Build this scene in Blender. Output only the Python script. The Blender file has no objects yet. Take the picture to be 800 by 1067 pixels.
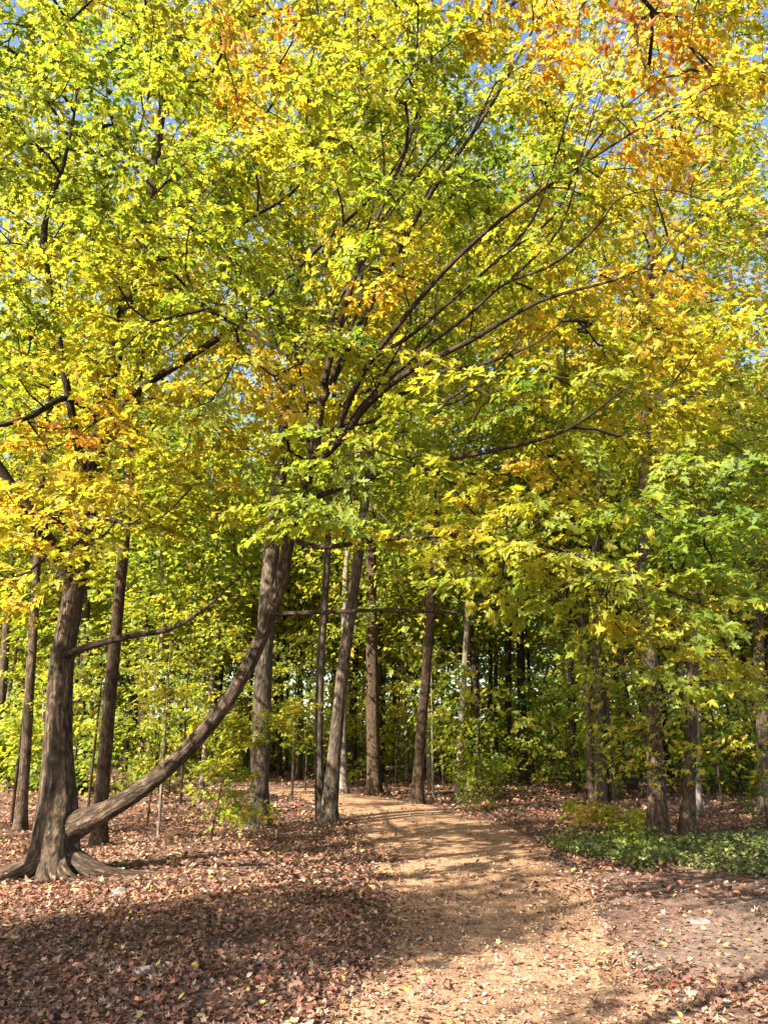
import bpy, math
import numpy as np
from mathutils import Vector, noise as mnoise

C = bpy.context.scene.collection
R = np.random.default_rng(11)
rad = math.radians

# ------------------------------------------------------------------ helpers
def new_obj(name, data, parent=None):
    o = bpy.data.objects.new(name, data)
    C.objects.link(o)
    if parent is not None:
        o.parent = parent
    return o

def tag(o, label=None, cat=None, group=None, kind=None):
    if label: o['label'] = label
    if cat: o['category'] = cat
    if group: o['group'] = group
    if kind: o['kind'] = kind
    return o

def smooth(a, b, x):
    t = np.clip((np.asarray(x, float) - a) / (b - a), 0, 1)
    return t * t * (3 - 2 * t)

def height(x, y):
    x = np.asarray(x, float); y = np.asarray(y, float)
    h = 0.035 * np.sin(0.55 * x + 0.6) * np.sin(0.43 * y + 0.3) + 0.02 * np.sin(1.3 * x + 0.4 * y)
    h = h + 0.35 * smooth(24, 75, y) + 2.5 * smooth(70, 170, np.hypot(x, y))
    return h

# camera: pixels below are those of the 800 x 1067 photograph
F = 800.0
TILT = math.atan((772 - 533.5) / F)
CAM = np.array([0, 0, 1.6 + float(height(0, 0))])
ct, st = math.cos(TILT), math.sin(TILT)

def ray(px, py):
    u = (px - 400) / F; v = (533.5 - py) / F
    return np.array([u, ct - v * st, st + v * ct])

def P(px, py, d):
    r = ray(px, py)
    return CAM + r * (d / r[1])

def G(px, py):
    r = ray(px, py)
    t = 1.0
    lo, hi = 0.5, 400.0
    for _ in range(60):
        m = 0.5 * (lo + hi)
        p = CAM + r * m
        if p[2] > float(height(p[0], p[1])): lo = m
        else: hi = m
    p = CAM + r * lo
    return np.array([p[0], p[1], float(height(p[0], p[1]))])

class Mesh:
    """collects vertices and faces, links them as one mesh object"""
    def __init__(s):
        s.v = []; s.n = 0; s.lt = []; s.li = []; s.attr = {}; s.col = []
    def add(s, verts, faces, col=None, bark=None):
        # faces: (F,k) int array
        verts = np.asarray(verts, np.float32).reshape(-1, 3)
        faces = np.asarray(faces, np.int64)
        s.v.append(verts)
        s.li.append((faces + s.n).ravel().astype(np.int32))
        s.lt.append(np.full(len(faces), faces.shape[1], np.int32))
        s.n += len(verts)
        if col is not None: s.col.append(np.asarray(col, np.float32))
        if bark is not None: s.attr.setdefault('bark_co', []).append(np.asarray(bark, np.float32))
    def build(s, name, mat, parent=None, origin=None, smooth_shade=False):
        v = np.concatenate(s.v)
        if origin is not None: v = v - np.asarray(origin, np.float32)
        li = np.concatenate(s.li); lt = np.concatenate(s.lt)
        me = bpy.data.meshes.new(name)
        me.vertices.add(len(v)); me.vertices.foreach_set('co', v.ravel())
        me.loops.add(len(li)); me.loops.foreach_set('vertex_index', li)
        me.polygons.add(len(lt))
        ls = np.concatenate([[0], np.cumsum(lt)[:-1]]).astype(np.int32)
        me.polygons.foreach_set('loop_start', ls)
        me.polygons.foreach_set('loop_total', lt)
        if smooth_shade: me.polygons.foreach_set('use_smooth', np.ones(len(lt), bool))
        me.update(calc_edges=True)
        if s.col:
            c = np.concatenate(s.col)
            a = me.attributes.new('leaf_colour', 'FLOAT_COLOR', 'FACE')
            a.data.foreach_set('color', np.concatenate([c, np.ones((len(c), 1), np.float32)], 1).ravel())
        for k, l in s.attr.items():
            a = me.attributes.new(k, 'FLOAT_VECTOR', 'POINT')
            a.data.foreach_set('vector', np.concatenate(l).ravel())
        if mat is not None: me.materials.append(mat)
        return new_obj(name, me, parent)

def unit(v):
    v = np.asarray(v, float)
    return v / (np.linalg.norm(v, axis=-1, keepdims=True) + 1e-12)

def spline(pts, n):
    """Catmull-Rom through points (rows may hold extra columns), n samples"""
    pts = np.asarray(pts, float)
    a = np.vstack([2 * pts[0] - pts[1], pts, 2 * pts[-1] - pts[-2]])
    seg = np.linalg.norm(np.diff(pts[:, :3], axis=0), axis=1)
    cum = np.concatenate([[0], np.cumsum(seg)])
    out = []
    for t in np.linspace(0, cum[-1], n):
        i = min(np.searchsorted(cum, t, 'right') - 1, len(pts) - 2)
        f = (t - cum[i]) / max(seg[i], 1e-9)
        p0, p1, p2, p3 = a[i:i + 4]
        out.append(0.5 * ((2 * p1) + (-p0 + p2) * f + (2 * p0 - 5 * p1 + 4 * p2 - p3) * f * f + (-p0 + 3 * p1 - 3 * p2 + p3) * f ** 3))
    return np.array(out)

def tube(mesh, pts, radii, sides=6, rough=0.0, seed=0.0, flare=None, ridge=0.0):
    pts = np.asarray(pts, float); n = len(pts)
    tan = unit(np.gradient(pts, axis=0))
    ref = np.array([0.37, 0.91, 0.15]) if abs(tan[0][2]) > 0.5 else np.array([0.05, 0.1, 1.0])
    u = unit(np.cross(tan[0], ref)); U = []
    for i in range(n):
        u = unit(u - tan[i] * np.dot(u, tan[i])); U.append(u)
    U = np.array(U); W = np.cross(tan, U)
    ang = np.linspace(0, 2 * np.pi, sides, endpoint=False)
    ca, sa = np.cos(ang), np.sin(ang)
    radii = np.asarray(radii, float)
    rr = np.repeat(radii[:, None], sides, 1)
    L = np.concatenate([[0], np.cumsum(np.linalg.norm(np.diff(pts, axis=0), axis=1))])
    if rough > 0:
        nz = np.zeros((n, sides))
        for i in range(n):
            for j in range(sides):
                q = Vector((ca[j] * 1.5 + seed, sa[j] * 1.5, L[i] * 1.6))
                nz[i, j] = mnoise.noise(q) + 0.5 * mnoise.noise(q * 2.7)
                if ridge > 0:
                    nz[i, j] += ridge * mnoise.noise(Vector((ca[j] * 5 + seed, sa[j] * 5, L[i] * 1.1)))
        rr = rr * (1 + rough * nz)
    if flare is not None:
        f0, lobes, ph, hh = flare
        lob = 0.55 + 0.45 * np.cos(lobes * ang + ph) + 0.2 * np.cos(2.3 * ang + ph * 2)
        rr = rr * (1 + f0 * np.exp(-L / hh)[:, None] * lob[None])
    V = pts[:, None] + rr[..., None] * (ca[None, :, None] * U[:, None] + sa[None, :, None] * W[:, None])
    idx = np.arange(n * sides).reshape(n, sides)
    nx = np.roll(idx, -1, 1)
    f = np.stack([idx[:-1], nx[:-1], nx[1:], idx[1:]], -1).reshape(-1, 4)
    b = np.zeros((n, sides, 3))
    b[..., 0] = ca * radii.mean() * 1.0 + seed; b[..., 1] = sa * radii.mean(); b[..., 2] = L[:, None]
    mesh.add(V.reshape(-1, 3), f, bark=b.reshape(-1, 3))
    return V

# ------------------------------------------------------------------ leaves
def half_leaf(right):
    v = [(0, 0)] + right + [(0, 1.0)] + [(-x, y) for x, y in right[::-1]]
    k = len(right)
    f1 = list(range(0, k + 2)); f2 = [0] + list(range(k + 1, 2 * k + 2))
    return np.array(v, float), [f1, f2]

MAPLE = half_leaf([(0.20, -0.09), (0.44, 0.03), (0.24, 0.21), (0.60, 0.52), (0.38, 0.50), (0.15, 0.47), (0.20, 0.72)])
LOBED = half_leaf([(0.40, 0.02), (0.20, 0.24), (0.56, 0.55), (0.15, 0.54)])
BLADE = half_leaf([(0.42, 0.42)])
OVAL = half_leaf([(0.26, 0.22), (0.30, 0.55)])

def add_leaves(mesh, pos, normal, along, size, col, tmpl, rng, fold=(0.0, 0.5), curl=(0.0, 0.6)):
    t, faces = tmpl
    n = len(pos)
    if n == 0: return
    N = unit(normal)
    Y = unit(along - N * np.sum(along * N, 1, keepdims=True))
    X = np.cross(Y, N)
    fo = rng.uniform(*fold, n)[:, None]; cu = rng.uniform(*curl, n)[:, None]
    tx = t[None, :, 0] * rng.uniform(0.85, 1.12, n)[:, None]; ty = t[None, :, 1] + 0 * tx
    tz = fo * np.abs(tx) - cu * ((ty - 0.3) ** 2 + tx ** 2) + rng.normal(0, 0.03, (n, t.shape[0]))
    V = pos[:, None] + size[:, None, None] * (tx[..., None] * X[:, None] + (ty - 0.1)[..., None] * Y[:, None] + tz[..., None] * N[:, None])
    base = (np.arange(n) * t.shape[0])[:, None]
    fa = np.array(faces)
    F_ = (base[:, None] + fa[None]).reshape(-1, fa.shape[1])
    mesh.add(V.reshape(-1, 3), F_, col=np.repeat(col, len(faces), 0))

KEYS = np.array([0.0, 0.25, 0.45, 0.6, 0.75, 0.88, 1.0])
RAMP = np.array([(0.045, 0.100, 0.020), (0.125, 0.205, 0.030), (0.285, 0.325, 0.040), (0.490, 0.415, 0.048),
                 (0.590, 0.375, 0.060), (0.560, 0.255, 0.080), (0.480, 0.185, 0.120)])
def hue_col(h, rng, val=0.11):
    h = np.clip(h, 0, 1)
    c = np.stack([np.interp(h, KEYS, RAMP[:, k]) for k in range(3)], 1)
    return c * np.clip(rng.normal(1, val, len(h)), 0.55, 1.5)[:, None]

def sprays(mesh, tips, dirs, hues, rng, n_leaf, rad_, size, tmpl, thick=0.10, droop=0.35, jit=0.075, tiltsd=0.42):
    """flat drooping sprays of leaves round twig ends"""
    tips = np.asarray(tips); dirs = np.asarray(dirs)
    cnt = rng.poisson(n_leaf, len(tips)) + 2
    idx = np.repeat(np.arange(len(tips)), cnt)
    n = len(idx)
    if n == 0: return
    hd = dirs.copy(); hd[:, 2] *= 0.3; hd = unit(hd + rng.normal(0, 0.1, hd.shape))
    side = unit(np.cross(hd, [0, 0, 1.0]))
    srad = rad_ * rng.uniform(0.6, 1.35, len(tips))
    a = np.clip(rng.normal(-0.25, 0.75, n), -1.7, 1.3); b = np.clip(rng.normal(0, 0.5, n), -1.2, 1.2)
    pos = tips[idx] + srad[idx][:, None] * (a[:, None] * hd[idx] + b[:, None] * side[idx])
    tiltp = rng.normal(0, 0.30, (len(tips), 2))
    pos[:, 2] += rng.normal(0, thick, n) - droop * srad[idx] * np.maximum(a, 0) ** 2 - 0.25 * srad[idx] * b ** 2 + srad[idx] * (tiltp[idx, 0] * a + tiltp[idx, 1] * b)
    nrm = np.array([0, 0, 1.0]) - (tiltp[idx, :1] * hd[idx] + tiltp[idx, 1:] * side[idx]) + rng.normal(0, tiltsd, (n, 3)) + 0.35 * hd[idx] + np.array([-0.15, -0.12, 0])
    along = hd[idx] * 0.8 + side[idx] * (b * 0.9)[:, None] + rng.normal(0, 0.45, (n, 3)) + np.array([0, 0, -0.45])
    h = hues[idx] + rng.normal(0, jit, n)
    add_leaves(mesh, pos, nrm, along, size * rng.uniform(0.55, 1.3, n), hue_col(h, rng), tmpl, rng, fold=(0.05, 0.7), curl=(0.0, 0.9))

def twig_sprays(mesh, twig_mesh_of, tips, dirs, hues, rng, n_leaf, rad_, size, tmpl, jit=.05):
    """flat sprays: a leading twig, alternate side shoots, leaves on short stalks along them"""
    n = len(tips)
    hd = dirs.copy(); hd[:, 2] *= 0.35; hd = unit(hd + rng.normal(0, .12, hd.shape))
    P_, N_, A_, Hh, = [], [], [], []
    for k in range(n):
        f = hd[k]; up = unit(np.array([0, 0, 1.0]) + rng.normal(0, .22, 3)); sd = unit(np.cross(f, up)); up = np.cross(sd, f)
        L = rad_ * rng.uniform(.65, 1.4)
        shoots = [(tips[k] - f * L * .15, f, L)]
        for q_ in range(6):
            s0 = -.75 + q_ * .26; a = (1 if q_ % 2 else -1) * rng.uniform(.65, 1.1)
            shoots.append((tips[k] + f * L * s0 - up * .02, f * math.cos(a) + sd * math.sin(a), L * rng.uniform(.5, .85) * (1 - .35 * max(s0, 0))))
        cnt = max(6, int(rng.poisson(n_leaf)))
        tot = sum(x[2] for x in shoots)
        for o, d_, l_ in shoots:
            fr = np.linspace(0, 1, 4)[:, None]
            cv = o + d_ * l_ * fr - np.array([0, 0, 1.0]) * l_ * .28 * fr ** 2
            tube(twig_mesh_of(k), cv, np.array([.0042, .0034, .0026, .0018]), 3)
            m = max(1, int(round(cnt * l_ / tot)))
            t = rng.random(m) ** .75
            p = o + d_ * l_ * t[:, None] - np.array([0, 0, 1.0]) * (l_ * .28 * t ** 2)[:, None]
            sg = rng.choice([-1, 1], m); lat = np.cross(d_, up)
            dirl = d_ * rng.uniform(.2, 1, m)[:, None] + lat * (sg * rng.uniform(.3, 1, m))[:, None] + rng.normal(0, .3, (m, 3)) - np.array([0, 0, .35])
            P_.append(p + unit(dirl) * rng.uniform(.03, .075, m)[:, None]); A_.append(dirl)
            N_.append(up + rng.normal(0, .36, (m, 3)) + .3 * d_); Hh.append(hues[k] + rng.normal(0, jit, m))
    P_ = np.concatenate(P_); m = len(P_)
    add_leaves(mesh, P_, np.concatenate(N_) + np.array([-.12, -.1, 0]), np.concatenate(A_), size * rng.uniform(.5, 1.3, m), hue_col(np.concatenate(Hh), rng), tmpl, rng, fold=(.05, .7), curl=(0, .9))

# ------------------------------------------------------------------ branching
def resample(p, step):
    seg = np.linalg.norm(np.diff(p[:, :3], axis=0), axis=1).sum()
    return spline(p, max(4, int(seg / step) + 1))

class Skeleton:
    def __init__(s):
        s.pos = []; s.dir = []; s.part = []; s.r = []; s.par = []; s.cnt = []
        s.chains = []
    def main(s, pts4, part, step=0.22, start=0.0):
        """pts4: x y z r rows; nodes may carry twigs after the fraction start"""
        q = resample(np.asarray(pts4, float), step)
        d = unit(np.gradient(q[:, :3], axis=0))
        for i in range(len(q)):
            if i / len(q) < start: continue
            s.pos.append(q[i, :3]); s.dir.append(d[i]); s.part.append(part); s.r.append(q[i, 3])
            s.par.append(-1)
        return q
    def grow(s, targets, rng, rtip=0.004, step=0.25, maxr=0.05, up=0.35, bend=0.35):
        targets = np.asarray(targets); s.tip_part = {}
        pos = list(s.pos); P0 = np.array(pos)
        d0 = np.array([np.min(np.linalg.norm(P0 - t, axis=1)) for t in targets])
        order = np.argsort(d0)
        cap = len(pos) + 40 * len(targets) + 10
        A = np.zeros((cap, 3)); D = np.zeros((cap, 3)); n = len(pos)
        A[:n] = P0; D[:n] = np.array(s.dir)
        part = list(s.part); r = list(s.r); par = list(s.par); chains = []; tips = [None] * len(targets); dirs = [None] * len(targets)
        for k in order:
            t = targets[k]
            v = t - A[:n]; dist = np.linalg.norm(v, axis=1) + 1e-9
            al = np.sum(v * D[:n], 1) / dist
            cost = dist * (1.25 - 0.45 * al) + up * np.maximum(0, -v[:, 2])
            i = int(np.argmin(cost)); L = dist[i]
            m = max(3, int(L / step) + 1)
            f = np.linspace(0, 1, m)[:, None]
            c1 = A[i] + (D[i] * 0.6 + v[i] / L * 0.5) * L * bend
            c2 = t - (v[i] / L + np.array([0, 0, 0.25])) * L * 0.25
            pts = (1 - f) ** 3 * A[i] + 3 * f * (1 - f) ** 2 * c1 + 3 * f ** 2 * (1 - f) * c2 + f ** 3 * t
            pts[1:-1] += rng.normal(0, 0.018 * min(L, 1.5), (m - 2, 3))
            dd = unit(np.gradient(pts, axis=0))
            ids = [i]
            for j in range(1, m):
                A[n] = pts[j]; D[n] = dd[j]; part.append(part[i]); r.append(0.0); par.append(ids[-1]); ids.append(n); n += 1
                if n >= cap - 2: break
            chains.append((ids, part[i])); s.tip_part[k] = part[i]; tips[k] = pts[-1]; dirs[k] = dd[-1]
        cnt = np.zeros(n)
        for ids, _ in chains: cnt[ids[-1]] += 1
        for i in range(n - 1, -1, -1):
            if par[i] >= 0: cnt[par[i]] += cnt[i]
        rr = np.array(r)
        w = np.minimum(rtip * np.maximum(cnt, 1) ** 0.47, maxr)
        nm = len(s.pos)
        s.tubes = []
        for ids, p in chains:
            ra = w[ids].copy()
            ra[0] = min(ra[1] * 1.25, rr[ids[0]] * 0.9) if ids[0] < nm else min(ra[1] * 1.15, w[ids[0]])
            s.tubes.append((A[ids].copy(), ra, p))
        return np.array(tips), np.array(dirs)

# ------------------------------------------------------------------ materials
def mat(name):
    m = bpy.data.materials.new(name); m.use_nodes = True
    nt = m.node_tree; nt.nodes.clear()
    return m, nt
def nd(nt, t, **kw):
    n = nt.nodes.new(t)
    for k, v in kw.items():
        if k.startswith('i_'): n.inputs[k[2:].replace('_', ' ')].default_value = v
        else: setattr(n, k, v)
    return n
def ramp(nt, stops):
    n = nt.nodes.new('ShaderNodeValToRGB'); e = n.color_ramp.elements
    while len(e) < len(stops): e.new(0.5)
    for i, (p, c) in enumerate(stops): e[i].position = p; e[i].color = (*c, 1)
    return n

def leaf_material(name, trans=0.45, rough=0.55, gain=1.0):
    m, nt = mat(name); l = nt.links.new
    a = nd(nt, 'ShaderNodeAttribute', attribute_name='leaf_colour')
    tc = nd(nt, 'ShaderNodeTexCoord')
    nz = nd(nt, 'ShaderNodeTexNoise'); nz.inputs['Scale'].default_value = 22; nz.inputs['Detail'].default_value = 2
    l(tc.outputs['Object'], nz.inputs['Vector'])
    mr = nd(nt, 'ShaderNodeMapRange'); mr.inputs['To Min'].default_value = 0.72 * gain; mr.inputs['To Max'].default_value = 1.28 * gain
    l(nz.outputs['Fac'], mr.inputs['Value'])
    mx = nd(nt, 'ShaderNodeVectorMath', operation='SCALE')
    l(a.outputs['Color'], mx.inputs[0]); l(mr.outputs['Result'], mx.inputs['Scale'])
    b = nd(nt, 'ShaderNodeBsdfPrincipled'); b.inputs['Roughness'].default_value = rough; b.inputs['Specular IOR Level'].default_value = 0.35
    t = nd(nt, 'ShaderNodeBsdfTranslucent')
    mx2 = nd(nt, 'ShaderNodeVectorMath', operation='MULTIPLY'); mx2.inputs[1].default_value = (1.25, 1.2, 0.55)
    l(mx.outputs[0], mx2.inputs[0])
    l(mx.outputs[0], b.inputs['Base Color']); l(mx2.outputs[0], t.inputs['Color'])
    s = nd(nt, 'ShaderNodeMixShader'); s.inputs[0].default_value = trans
    o = nd(nt, 'ShaderNodeOutputMaterial')
    l(b.outputs[0], s.inputs[1]); l(t.outputs[0], s.inputs[2]); l(s.outputs[0], o.inputs['Surface'])
    return m

def bark_material(name, dark, mid, light, sc=1.0, bump=0.6):
    m, nt = mat(name); l = nt.links.new
    a = nd(nt, 'ShaderNodeAttribute', attribute_name='bark_co')
    mp = nd(nt, 'ShaderNodeMapping'); mp.inputs['Scale'].default_value = (1, 1, 0.27)
    l(a.outputs['Vector'], mp.inputs['Vector'])
    n1 = nd(nt, 'ShaderNodeTexNoise'); n1.inputs['Scale'].default_value = 26 * sc; n1.inputs['Detail'].default_value = 6; n1.inputs['Roughness'].default_value = 0.65
    l(mp.outputs[0], n1.inputs['Vector'])
    vo = nd(nt, 'ShaderNodeTexVoronoi', feature='DISTANCE_TO_EDGE'); vo.inputs['Scale'].default_value = 34 * sc
    mp2 = nd(nt, 'ShaderNodeMapping'); mp2.inputs['Scale'].default_value = (1, 1, 0.11)
    l(a.outputs['Vector'], mp2.inputs['Vector'])
    n2 = nd(nt, 'ShaderNodeTexNoise'); n2.inputs['Scale'].default_value = 3.0; n2.inputs['Detail'].default_value = 3
    l(a.outputs['Vector'], n2.inputs['Vector'])
    r1 = ramp(nt, [(0.30, dark), (0.5, mid), (0.72, light)])
    l(n1.outputs['Fac'], r1.inputs['Fac'])
    dis = nd(nt, 'ShaderNodeVectorMath', operation='MULTIPLY_ADD'); dis.inputs[1].default_value = (0.05, 0.05, 0.05)
    l(n1.outputs['Color'], dis.inputs[0]); l(mp2.outputs[0], dis.inputs[2]); l(dis.outputs[0], vo.inputs['Vector'])
    r2 = ramp(nt, [(0.0, (0.50, 0.47, 0.45)), (0.30, (1, 1, 1))]); l(vo.outputs['Distance'], r2.inputs['Fac'])
    r3 = ramp(nt, [(0.35, (0.72, 0.75, 0.70)), (0.65, (1.15, 1.10, 1.05))]); l(n2.outputs['Fac'], r3.inputs['Fac'])
    m1 = nd(nt, 'ShaderNodeVectorMath', operation='MULTIPLY'); l(r1.outputs[0], m1.inputs[0]); l(r2.outputs[0], m1.inputs[1])
    m2 = nd(nt, 'ShaderNodeVectorMath', operation='MULTIPLY'); l(m1.outputs[0], m2.inputs[0]); l(r3.outputs[0], m2.inputs[1])
    b = nd(nt, 'ShaderNodeBsdfPrincipled'); b.inputs['Roughness'].default_value = 0.9; b.inputs['Specular IOR Level'].default_value = 0.15
    l(m2.outputs[0], b.inputs['Base Color'])
    ad = nd(nt, 'ShaderNodeMath', operation='MULTIPLY_ADD'); ad.inputs[1].default_value = 0.9
    l(n1.outputs['Fac'], ad.inputs[0]); l(r2.outputs[0], ad.inputs[2])
    bp = nd(nt, 'ShaderNodeBump'); bp.inputs['Strength'].default_value = bump; bp.inputs['Distance'].default_value = 0.04
    l(ad.outputs[0], bp.inputs['Height']); l(bp.outputs[0], b.inputs['Normal'])
    o = nd(nt, 'ShaderNodeOutputMaterial'); l(b.outputs[0], o.inputs['Surface'])
    return m

def soil_material(name, stops, scale, fine, bump, patch=None):
    m, nt = mat(name); l = nt.links.new
    tc = nd(nt, 'ShaderNodeTexCoord')
    n1 = nd(nt, 'ShaderNodeTexNoise'); n1.inputs['Scale'].default_value = scale; n1.inputs['Detail'].default_value = 8; n1.inputs['Roughness'].default_value = 0.7
    n2 = nd(nt, 'ShaderNodeTexNoise'); n2.inputs['Scale'].default_value = fine; n2.inputs['Detail'].default_value = 4; n2.inputs['Roughness'].default_value = 0.7
    vo = nd(nt, 'ShaderNodeTexVoronoi'); vo.inputs['Scale'].default_value = fine * 0.8
    n3 = nd(nt, 'ShaderNodeTexNoise'); n3.inputs['Scale'].default_value = 0.7; n3.inputs['Detail'].default_value = 4
    for n in (n1, n2, vo, n3): l(tc.outputs['Object'], n.inputs['Vector'])
    r = ramp(nt, stops)
    mixf = nd(nt, 'ShaderNodeMath', operation='MULTIPLY_ADD'); mixf.inputs[1].default_value = 0.55
    h = nd(nt, 'ShaderNodeMath', operation='MULTIPLY'); h.inputs[1].default_value = 0.45
    l(n1.outputs['Fac'], h.inputs[0]); l(n2.outputs['Fac'], mixf.inputs[0]); l(h.outputs[0], mixf.inputs[2])
    l(mixf.outputs[0], r.inputs['Fac'])
    sep = nd(nt, 'ShaderNodeSeparateColor'); l(vo.outputs['Color'], sep.inputs[0])
    mr = nd(nt, 'ShaderNodeMapRange'); mr.inputs['To Min'].default_value = 0.68; mr.inputs['To Max'].default_value = 1.3
    l(sep.outputs[0], mr.inputs['Value'])
    mr3 = nd(nt, 'ShaderNodeMapRange'); mr3.inputs['From Min'].default_value = 0.3; mr3.inputs['From Max'].default_value = 0.7
    mr3.inputs['To Min'].default_value = 0.78; mr3.inputs['To Max'].default_value = 1.18; l(n3.outputs['Fac'], mr3.inputs['Value'])
    mm = nd(nt, 'ShaderNodeMath', operation='MULTIPLY'); l(mr.outputs[0], mm.inputs[0]); l(mr3.outputs[0], mm.inputs[1])
    sc = nd(nt, 'ShaderNodeVectorMath', operation='SCALE'); l(r.outputs[0], sc.inputs[0]); l(mm.outputs[0], sc.inputs['Scale'])
    b = nd(nt, 'ShaderNodeBsdfPrincipled'); b.inputs['Roughness'].default_value = 0.95; b.inputs['Specular IOR Level'].default_value = 0.1
    l(sc.outputs[0], b.inputs['Base Color'])
    ad = nd(nt, 'ShaderNodeMath', operation='ADD'); l(n2.outputs['Fac'], ad.inputs[0]); l(sep.outputs[0], ad.inputs[1])
    bp = nd(nt, 'ShaderNodeBump'); bp.inputs['Strength'].default_value = bump; bp.inputs['Distance'].default_value = 0.015
    l(ad.outputs[0], bp.inputs['Height']); l(bp.outputs[0], b.inputs['Normal'])
    o = nd(nt, 'ShaderNodeOutputMaterial'); l(b.outputs[0], o.inputs['Surface'])
    return m

M_leaf = leaf_material('maple_leaf', 0.62)
M_litter = leaf_material('dry_leaf', 0.12, 0.7)
M_chip = leaf_material('wood_chip', 0.0, 0.9)
M_cover = leaf_material('groundcover_leaf', 0.3, 0.45)
M_bark = bark_material('maple_bark', (0.030, 0.020, 0.013), (0.105, 0.074, 0.050), (0.270, 0.204, 0.148), 1.0, 0.9)
M_bark2 = bark_material('brown_bark', (0.036, 0.024, 0.015), (0.120, 0.084, 0.055), (0.270, 0.200, 0.142), 1.2, 0.6)
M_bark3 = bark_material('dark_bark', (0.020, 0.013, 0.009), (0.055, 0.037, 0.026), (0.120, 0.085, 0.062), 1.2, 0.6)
M_bark5 = bark_material('grey_bark', (0.036, 0.027, 0.019), (0.108, 0.082, 0.060), (0.250, 0.200, 0.150), 0.9, 0.5)
M_bark6 = bark_material('red_brown_bark', (0.030, 0.018, 0.011), (0.108, 0.070, 0.044), (0.245, 0.172, 0.118), 1.6, 0.8)
M_bark4 = bark_material('pale_bark', (0.11, 0.085, 0.065), (0.24, 0.195, 0.155), (0.38, 0.325, 0.27), 1.0, 0.4)
M_ground = soil_material('leaf_mould', [(0.3, (0.045, 0.026, 0.018)), (0.5, (0.13, 0.078, 0.055)), (0.7, (0.26, 0.17, 0.12))], 3.0, 24, 0.8)
M_path = soil_material('wood_chip_path', [(0.3, (0.19, 0.108, 0.062)), (0.5, (0.35, 0.200, 0.112)), (0.7, (0.52, 0.33, 0.20))], 4.0, 70, 0.9)
M_dirt = soil_material('packed_dirt', [(0.3, (0.09, 0.058, 0.040)), (0.5, (0.16, 0.11, 0.080)), (0.7, (0.26, 0.19, 0.145))], 5.0, 60, 0.5)
M_stone = soil_material('weathered_stone', [(0.3, (0.11, 0.09, 0.075)), (0.5, (0.18, 0.15, 0.128)), (0.7, (0.27, 0.235, 0.20))], 6.0, 40, 0.4)

# ------------------------------------------------------------------ ground
def grid_coords(half, fine, n):
    t = np.linspace(-1, 1, n)
    k = 5.2
    return half * np.sinh(k * t) / np.sinh(k)
gx = grid_coords(320, 0, 181); gy = grid_coords(320, 0, 221) + 8
X, Y = np.meshgrid(gx, gy, indexing='xy')
Z = height(X, Y)
g = Mesh()
idx = np.arange(X.size).reshape(X.shape)
g.add(np.stack([X, Y, Z], -1), np.stack([idx[:-1, :-1], idx[:-1, 1:], idx[1:, 1:], idx[1:, :-1]], -1).reshape(-1, 4))
tag(g.build('ground', M_ground, smooth_shade=True), kind='structure')

# path edges traced where they lie on the ground (pixel row, left, right)
rows = [(1067, 335, 735), (1035, 362, 690), (1000, 392, 655), (960, 402, 632), (925, 402, 612), (895, 390, 585),
        (872, 375, 552), (856, 362, 515), (846, 350, 478), (838, 332, 440), (832, 310, 405), (827, 285, 372), (823.5, 258, 345), (820.5, 225, 312)]
pl = np.array([G(l, y) for y, l, r in rows]); pr = np.array([G(r, y) for y, l, r in rows])
back = np.array([0.0, -9.0, 0])
pl = np.vstack([[pl[0] + (pl[0] - pl[1]) * 2 + back * 0.3, pl[0] + (pl[0] - pl[1])], pl]) if False else pl
def strip(name, L_, R_, mat_, lift, nrow=260, ncol=26, wob=0.13):
    # extend behind the camera
    Ls = spline(L_, nrow); Rs = spline(R_, nrow)
    m = Mesh(); V = []
    for i in range(nrow):
        a, b = Ls[i], Rs[i]
        w = unit(b - a)
        na = mnoise.noise(Vector((a[0] * 2.1, a[1] * 2.1, 1.0))) + 0.6 * mnoise.noise(Vector((a[0] * 7, a[1] * 7, 4.0)))
        nb = mnoise.noise(Vector((b[0] * 2.1, b[1] * 2.1, 9.0))) + 0.6 * mnoise.noise(Vector((b[0] * 7, b[1] * 7, 6.0)))
        a = a - w * wob * na; b = b + w * wob * nb
        f = np.linspace(0, 1, ncol)[:, None]
        q = a * (1 - f) + b * f
        q[:, 2] = height(q[:, 0], q[:, 1]) + lift
        edge = np.minimum(f[:, 0], 1 - f[:, 0]) * np.linalg.norm(b - a)
        q[:, 2] -= (lift + 0.01) * np.clip(1 - edge / 0.12, 0, 1)
        V.append(q)
    V = np.array(V)
    idx = np.arange(nrow * ncol).reshape(nrow, ncol)
    m.add(V, np.stack([idx[:-1, :-1], idx[:-1, 1:], idx[1:, 1:], idx[1:, :-1]], -1).reshape(-1, 4))
    return tag(m.build(name, mat_, smooth_shade=True), kind='structure'), V
nearL = np.array([[-0.75, -8, 0], [-0.6, -3, 0], [-0.45, 1.0, 0]]); nearR = np.array([[2.2, -8, 0], [2.1, -3, 0], [1.95, 1.0, 0]])
PL = np.vstack([nearL, pl]); PR = np.vstack([nearR, pr])
path_o, PV = strip('path', PL, PR, M_path, 0.014, wob=.2)
# grey packed track that joins from the right
tl = np.array([G(655, 985), G(720, 950), G(800, 926), G(900, 915), G(1100, 905)])
tr = np.array([G(655, 1010), G(720, 1015), G(800, 1030), G(900, 1040), G(1100, 1050)])
track_o, TV = strip('side_path', tl, tr, M_dirt, 0.007, 120, 30, 0.45)

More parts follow.
